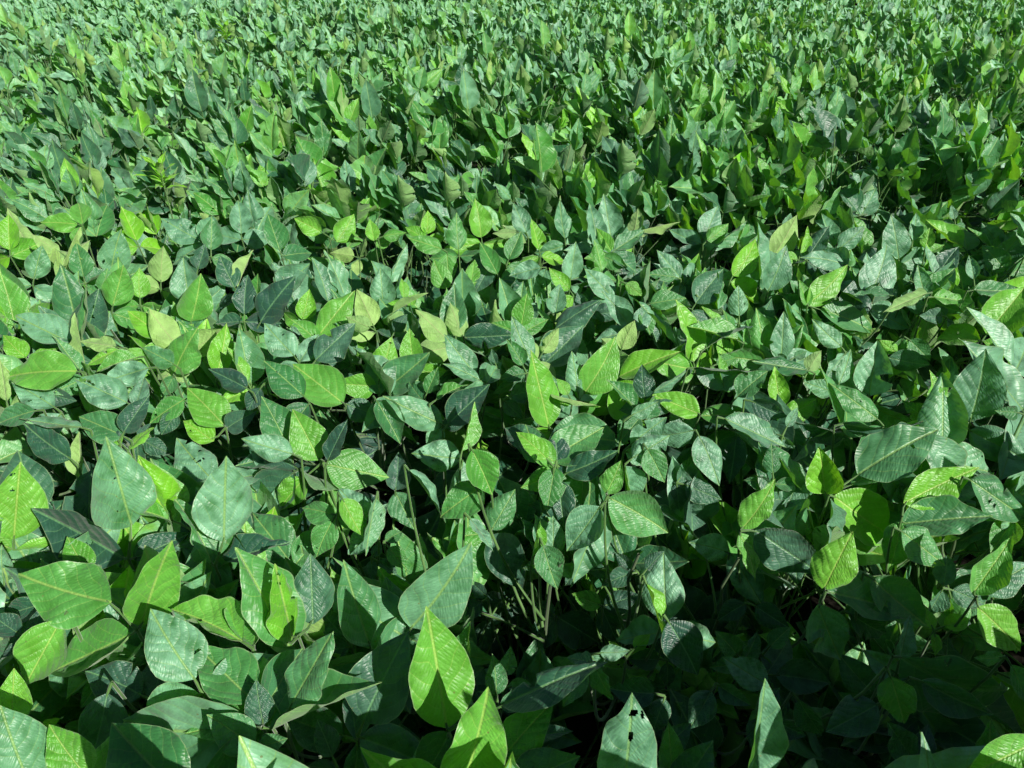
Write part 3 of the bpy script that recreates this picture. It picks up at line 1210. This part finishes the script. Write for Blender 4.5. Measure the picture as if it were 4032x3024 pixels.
NEARD = 3.3
far_parts = []
n_sub = 0
for s in spots:
    T = PLANTS[s['k']]
    c_, s_ = math.cos(s['rz']), math.sin(s['rz'])
    Rz = np.array([[c_, -s_, 0], [s_, c_, 0], [0, 0, 1.0]])
    s['sy'] = .78 if s['row'] >= 4 and not s['heroes'] else 1.0       # slimmer rows, open furrows
    Rz = Rz @ np.diag((1.0, s['sy'], 1.0))
    if s.get('obj'):
        near = s['dep'] < NEARD
        root = bpy.data.objects.new('soybean_plant', None)
        root.empty_display_size = .1
        COL.objects.link(root)
        root.location = (s['x'], s['y'], 0)
        root.rotation_euler = (0, 0, s['rz'])
        root.scale = (s['s'], s['s'] * s['sy'], s['s'])
        root['category'] = 'soybean plant'
        root['group'] = 'soybean plants growing in rows'
        s['root'] = root
        obj('stem', T['stem_mesh'], root)
        base = np.array((s['x'], s['y'], 0))
        fill = 0
        for li, (J, pts, lf) in enumerate(T['leaves']):
            if s['dep'] >= NEARD and li < 6: continue
            best, tr = [], None
            for att in range(7 if s['dep'] < 2.7 else 1):
                dz = 0 if att == 0 else -min(.05 * att, pts[0][2] - .04)
                an = 0 if att == 0 else prs.uniform(-2.4, 2.4) if att > 2 else prs.uniform(-.6, .6)
                ca, sa = math.cos(an), math.sin(an)
                A = np.array([[ca, -sa, 0], [sa, ca, 0], [0, 0, 1.0]]); O = np.array((0, 0, dz))
                keep = []
                for (B, loc, L, v) in lf:
                    P = (((V_LOW[v][0] @ (B * L).T + loc) @ A.T + O) @ Rz.T) * s['s'] + base
                    if s['dep'] < 3.2 and blocked(P): continue
                    keep.append((B, loc, L, v))
                if len(keep) > len(best): best, tr = keep, (A, O)
                if len(best) == 3: break
            keep = best
            if not keep: continue
            A, O = tr
            Pj = ((np.array(pts) @ A.T + O) @ Rz.T) * s['s'] + base
            if s['dep'] < 2.6:
                x_, y_, d_ = proj(Pj)
                ok = (x_ > 0) & (x_ < 4032) & (y_ > 0) & (y_ < 3024)
                if ok.any():
                    b_ = zb[(y_[ok] / 8).astype(int), (x_[ok] / 8).astype(int)]
                    if (np.isfinite(b_) & (d_[ok] < b_)).sum() >= 3: continue
            tb = float(np.clip(prs.normal(.50, .24) if li >= NLOW else prs.normal(.10, .08), .0, .97))  # low leaves tinted darker, painting the deep shade under the canopy
            if near:
                po = obj('leaf', T['pet_mesh'][li], root, mat4(A, O))
                for (B, loc, L, v) in keep:
                    t_ = float(np.clip(tb + prs.normal(0, .1), 0, 1))
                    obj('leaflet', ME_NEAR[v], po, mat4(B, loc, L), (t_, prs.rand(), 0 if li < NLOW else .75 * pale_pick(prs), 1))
                    n_sub += 1
            else:
                obj('leaf', T['mid_mesh'][li], root, None, (tb + .10, prs.rand(), .4 * min(1, max(0, s['dep'] - 3) / 2), 1))  # brighter, and paler with distance: far sheen painted into the colour
        # leaves read from the photograph, in this plant's own space
        inv = Rz.T / s['s']
        for ent in s['heroes']:
            Jl = inv @ (ent['J'] - base)
            zs = float(np.clip(Jl[2] - .14 - .9 * math.hypot(Jl[0], Jl[1]), .10, T['H'] - .02))
            node = T['stem_at'](zs)
            ctl = Jl + np.array((0, 0, -.6 * (Jl[2] - zs) - .04)) + (node - Jl) * np.array((.15, .15, 0))
            pts = [node * (1 - q) ** 2 + ctl * 2 * q * (1 - q) + Jl * q * q for q in np.linspace(0, 1, 10)]
            tb_ = [tube(pts, np.linspace(.0026, .0018, 10), 7)]
            for l in ent['leaflets']:
                bl = inv @ (l['loc'] - base)
                ax_ = inv @ l['B'][:, 1] * s['s']
                tb_.append(tube([Jl, Jl * .35 + bl * .65, bl + ax_ * .006], [.0021, .0017, .0009], 7))
            o_ = 0; Ps = []; Fs = []
            for P, Fc in tb_:
                Ps.append(P); Fs.append(Fc + o_); o_ += len(P)
            po = obj('leaf', make_mesh('leaf', np.concatenate(Ps), np.concatenate(Fs), mats=(M_PET,)), root)
            for l in ent['leaflets']:
                me = make_mesh('leaflet', *l['mesh'])
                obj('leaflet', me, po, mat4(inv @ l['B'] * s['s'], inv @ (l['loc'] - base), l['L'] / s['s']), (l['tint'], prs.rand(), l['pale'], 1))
                n_sub += 1
    else:
        base = np.array((s['x'], s['y'], 0))
        close = s['dep'] < 3.0
        VS = V_MID if close else V_LOW
        j0 = 6 if s['dep'] < 6 else (11 if s['dep'] < 10 else 15)
        for li, (J, pts, lf) in enumerate(T['leaves']):
            if li < j0: continue
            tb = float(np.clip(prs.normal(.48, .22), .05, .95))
            for (B, loc, L, v) in lf:
                q = VS[v]
                P = ((q[0] @ (B * L * (1 if close else (.84 if s['dep'] < 5 else .74))).T + loc) @ Rz.T) * s['s'] + base
                if close and blocked(P): continue
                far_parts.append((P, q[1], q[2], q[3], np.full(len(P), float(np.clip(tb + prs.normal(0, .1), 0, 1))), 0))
            if s['dep'] < 5:
                tp = tube(pts, np.linspace(.0026, .0018, len(pts)), 4)
                Pp = (tp[0] @ Rz.T) * s['s'] + base
                if not (close and blocked(Pp)):
                    far_parts.append((Pp, tp[1], None, None, None, 1))
        if s['dep'] < 5:
            far_parts.append(((T['stem'][0] @ Rz.T) * s['s'] + base, T['stem'][1], None, None, None, 2))
a = merge(far_parts)
field = obj('soybean_field', make_mesh('soybean_field', *a[:5], mats=(M_LEAF, M_PET, M_STEM), midx=a[5], PV=a[6]), color=(.68, .3, .75, 1))  # bright pale tint paints the sunlit sheen of the far rows
field['kind'] = 'stuff'
field['label'] = 'mass of soybean plants filling the far rows of the field'
field['category'] = 'soybean crop'
print('leaflet objects', n_sub, 'field faces', len(a[1]), 'objects', len(bpy.data.objects))

# labels
for s in chosen:
    r_ = s['root']
    side = 'left' if s['ord'] <= len(rowlists[s['row']]) / 2 else 'right'
    n = s['ord'] if side == 'left' else len(rowlists[s['row']]) - s['ord'] + 1
    what = 'leafy green soybean plant'
    if s['heroes']:
        t_ = [l['tint'] for e in s['heroes'] for l in e['leaflets']]
        m = sum(t_) / len(t_)
        what = 'soybean plant with bright green sunlit leaves' if m > .62 else ('soybean plant with leaves tinted blue-green for shade' if m < .3 else 'soybean plant with broad mid-green leaves')
    r_['label'] = '%s, %s from the %s in the %s row' % (what, ordinal(n), side, s['rown'])

# ------------------------------------------------------------------ bright young shoots in the rows
def shoot(px, py, z, hgt, label, nblade=13):
    r = ray(px, py)
    dep = (z - CAM[2]) / r[2]
    Pt = CAM + r * dep
    root = bpy.data.objects.new('young_weed', None)
    root.empty_display_size = .1
    COL.objects.link(root)
    root.location = (Pt[0], Pt[1], 0)
    root['label'] = label
    root['category'] = 'weed'
    root['group'] = 'bright young weeds among the soybeans'
    H = z - .02
    P, Fc = tube([(0, 0, q) for q in np.linspace(-.02, H, 8)], np.linspace(.004, .002, 8), 6)
    obj('stem', make_mesh('stem', P, Fc, mats=(M_PET,)), root)
    for k in range(nblade):
        az = k * 2.4
        el = R(25 + 50 * k / nblade)
        a_ = sph(az, el)
        q = leaflet(np.random.RandomState(500 + k), 10, 4, wr=.30, fold=12, bend=.35, wave=.03)
        me = make_mesh('leaf', *q)
        B = basis(a_, np.array((0, 0, 1.0)) - a_ * .1)
        obj('leaf', me, root, mat4(B, (0, 0, H - .06 + .06 * k / nblade), hgt * rnd.uniform(.75, 1.1)), (1.0, rnd.random(), 0, 1))
shoot(622, 640, .97, .08, 'bright yellow-green narrow-leaved weed poking up among the left soybeans')
shoot(884, 105, .97, .11, 'small yellow-green weed shoot in the far left rows')

# ------------------------------------------------------------------ ground
n = 140
gx = np.linspace(-1, 1, n); gx = np.sign(gx) * np.abs(gx) ** 3 * 260
gy = np.linspace(-1, 1, n); gy = np.sign(gy) * np.abs(gy) ** 3 * 260 + 1.5
X, Y = np.meshgrid(gx, gy, indexing='ij')
near_ = np.clip(1 - np.hypot(X, Y) / 12, 0, 1)
Z = .012 * np.sin(X * 13 + 1.7 * np.sin(Y * 9)) * np.cos(Y * 11) * near_ - .004
idx = np.arange(n * n).reshape(n, n)
Fc = np.stack([idx[:-1, :-1], idx[1:, :-1], idx[1:, 1:], idx[:-1, 1:]], -1).reshape(-1, 4)
g = obj('ground', make_mesh('ground', np.stack([X, Y, Z], -1).reshape(-1, 3), Fc, mats=(M_SOIL,)))
g['kind'] = 'structure'; g['label'] = 'dark soil under the crop'
# crop canopy beyond the modelled rows, out to the horizon
xs = np.linspace(-1, 1, 120); xs = np.sign(xs) * np.abs(xs) ** 2.2 * 240
ys = 15.8 + np.linspace(0, 1, 90) ** 2.2 * 240
X, Y = np.meshgrid(xs, ys, indexing='ij')
Z = .70 + .05 * np.sin(Y * 7.8) + RS.uniform(-.03, .03, X.shape)
idx = np.arange(X.size).reshape(X.shape)
Fc = np.stack([idx[:-1, :-1], idx[1:, :-1], idx[1:, 1:], idx[:-1, 1:]], -1).reshape(-1, 4)
hz = obj('far_field_canopy', make_mesh('far_field_canopy', np.stack([X, Y, Z], -1).reshape(-1, 3), Fc, mats=(canopy_material(),)))
hz['kind'] = 'stuff'; hz['label'] = 'green canopy of the field running on to the horizon'; hz['category'] = 'soybean crop'
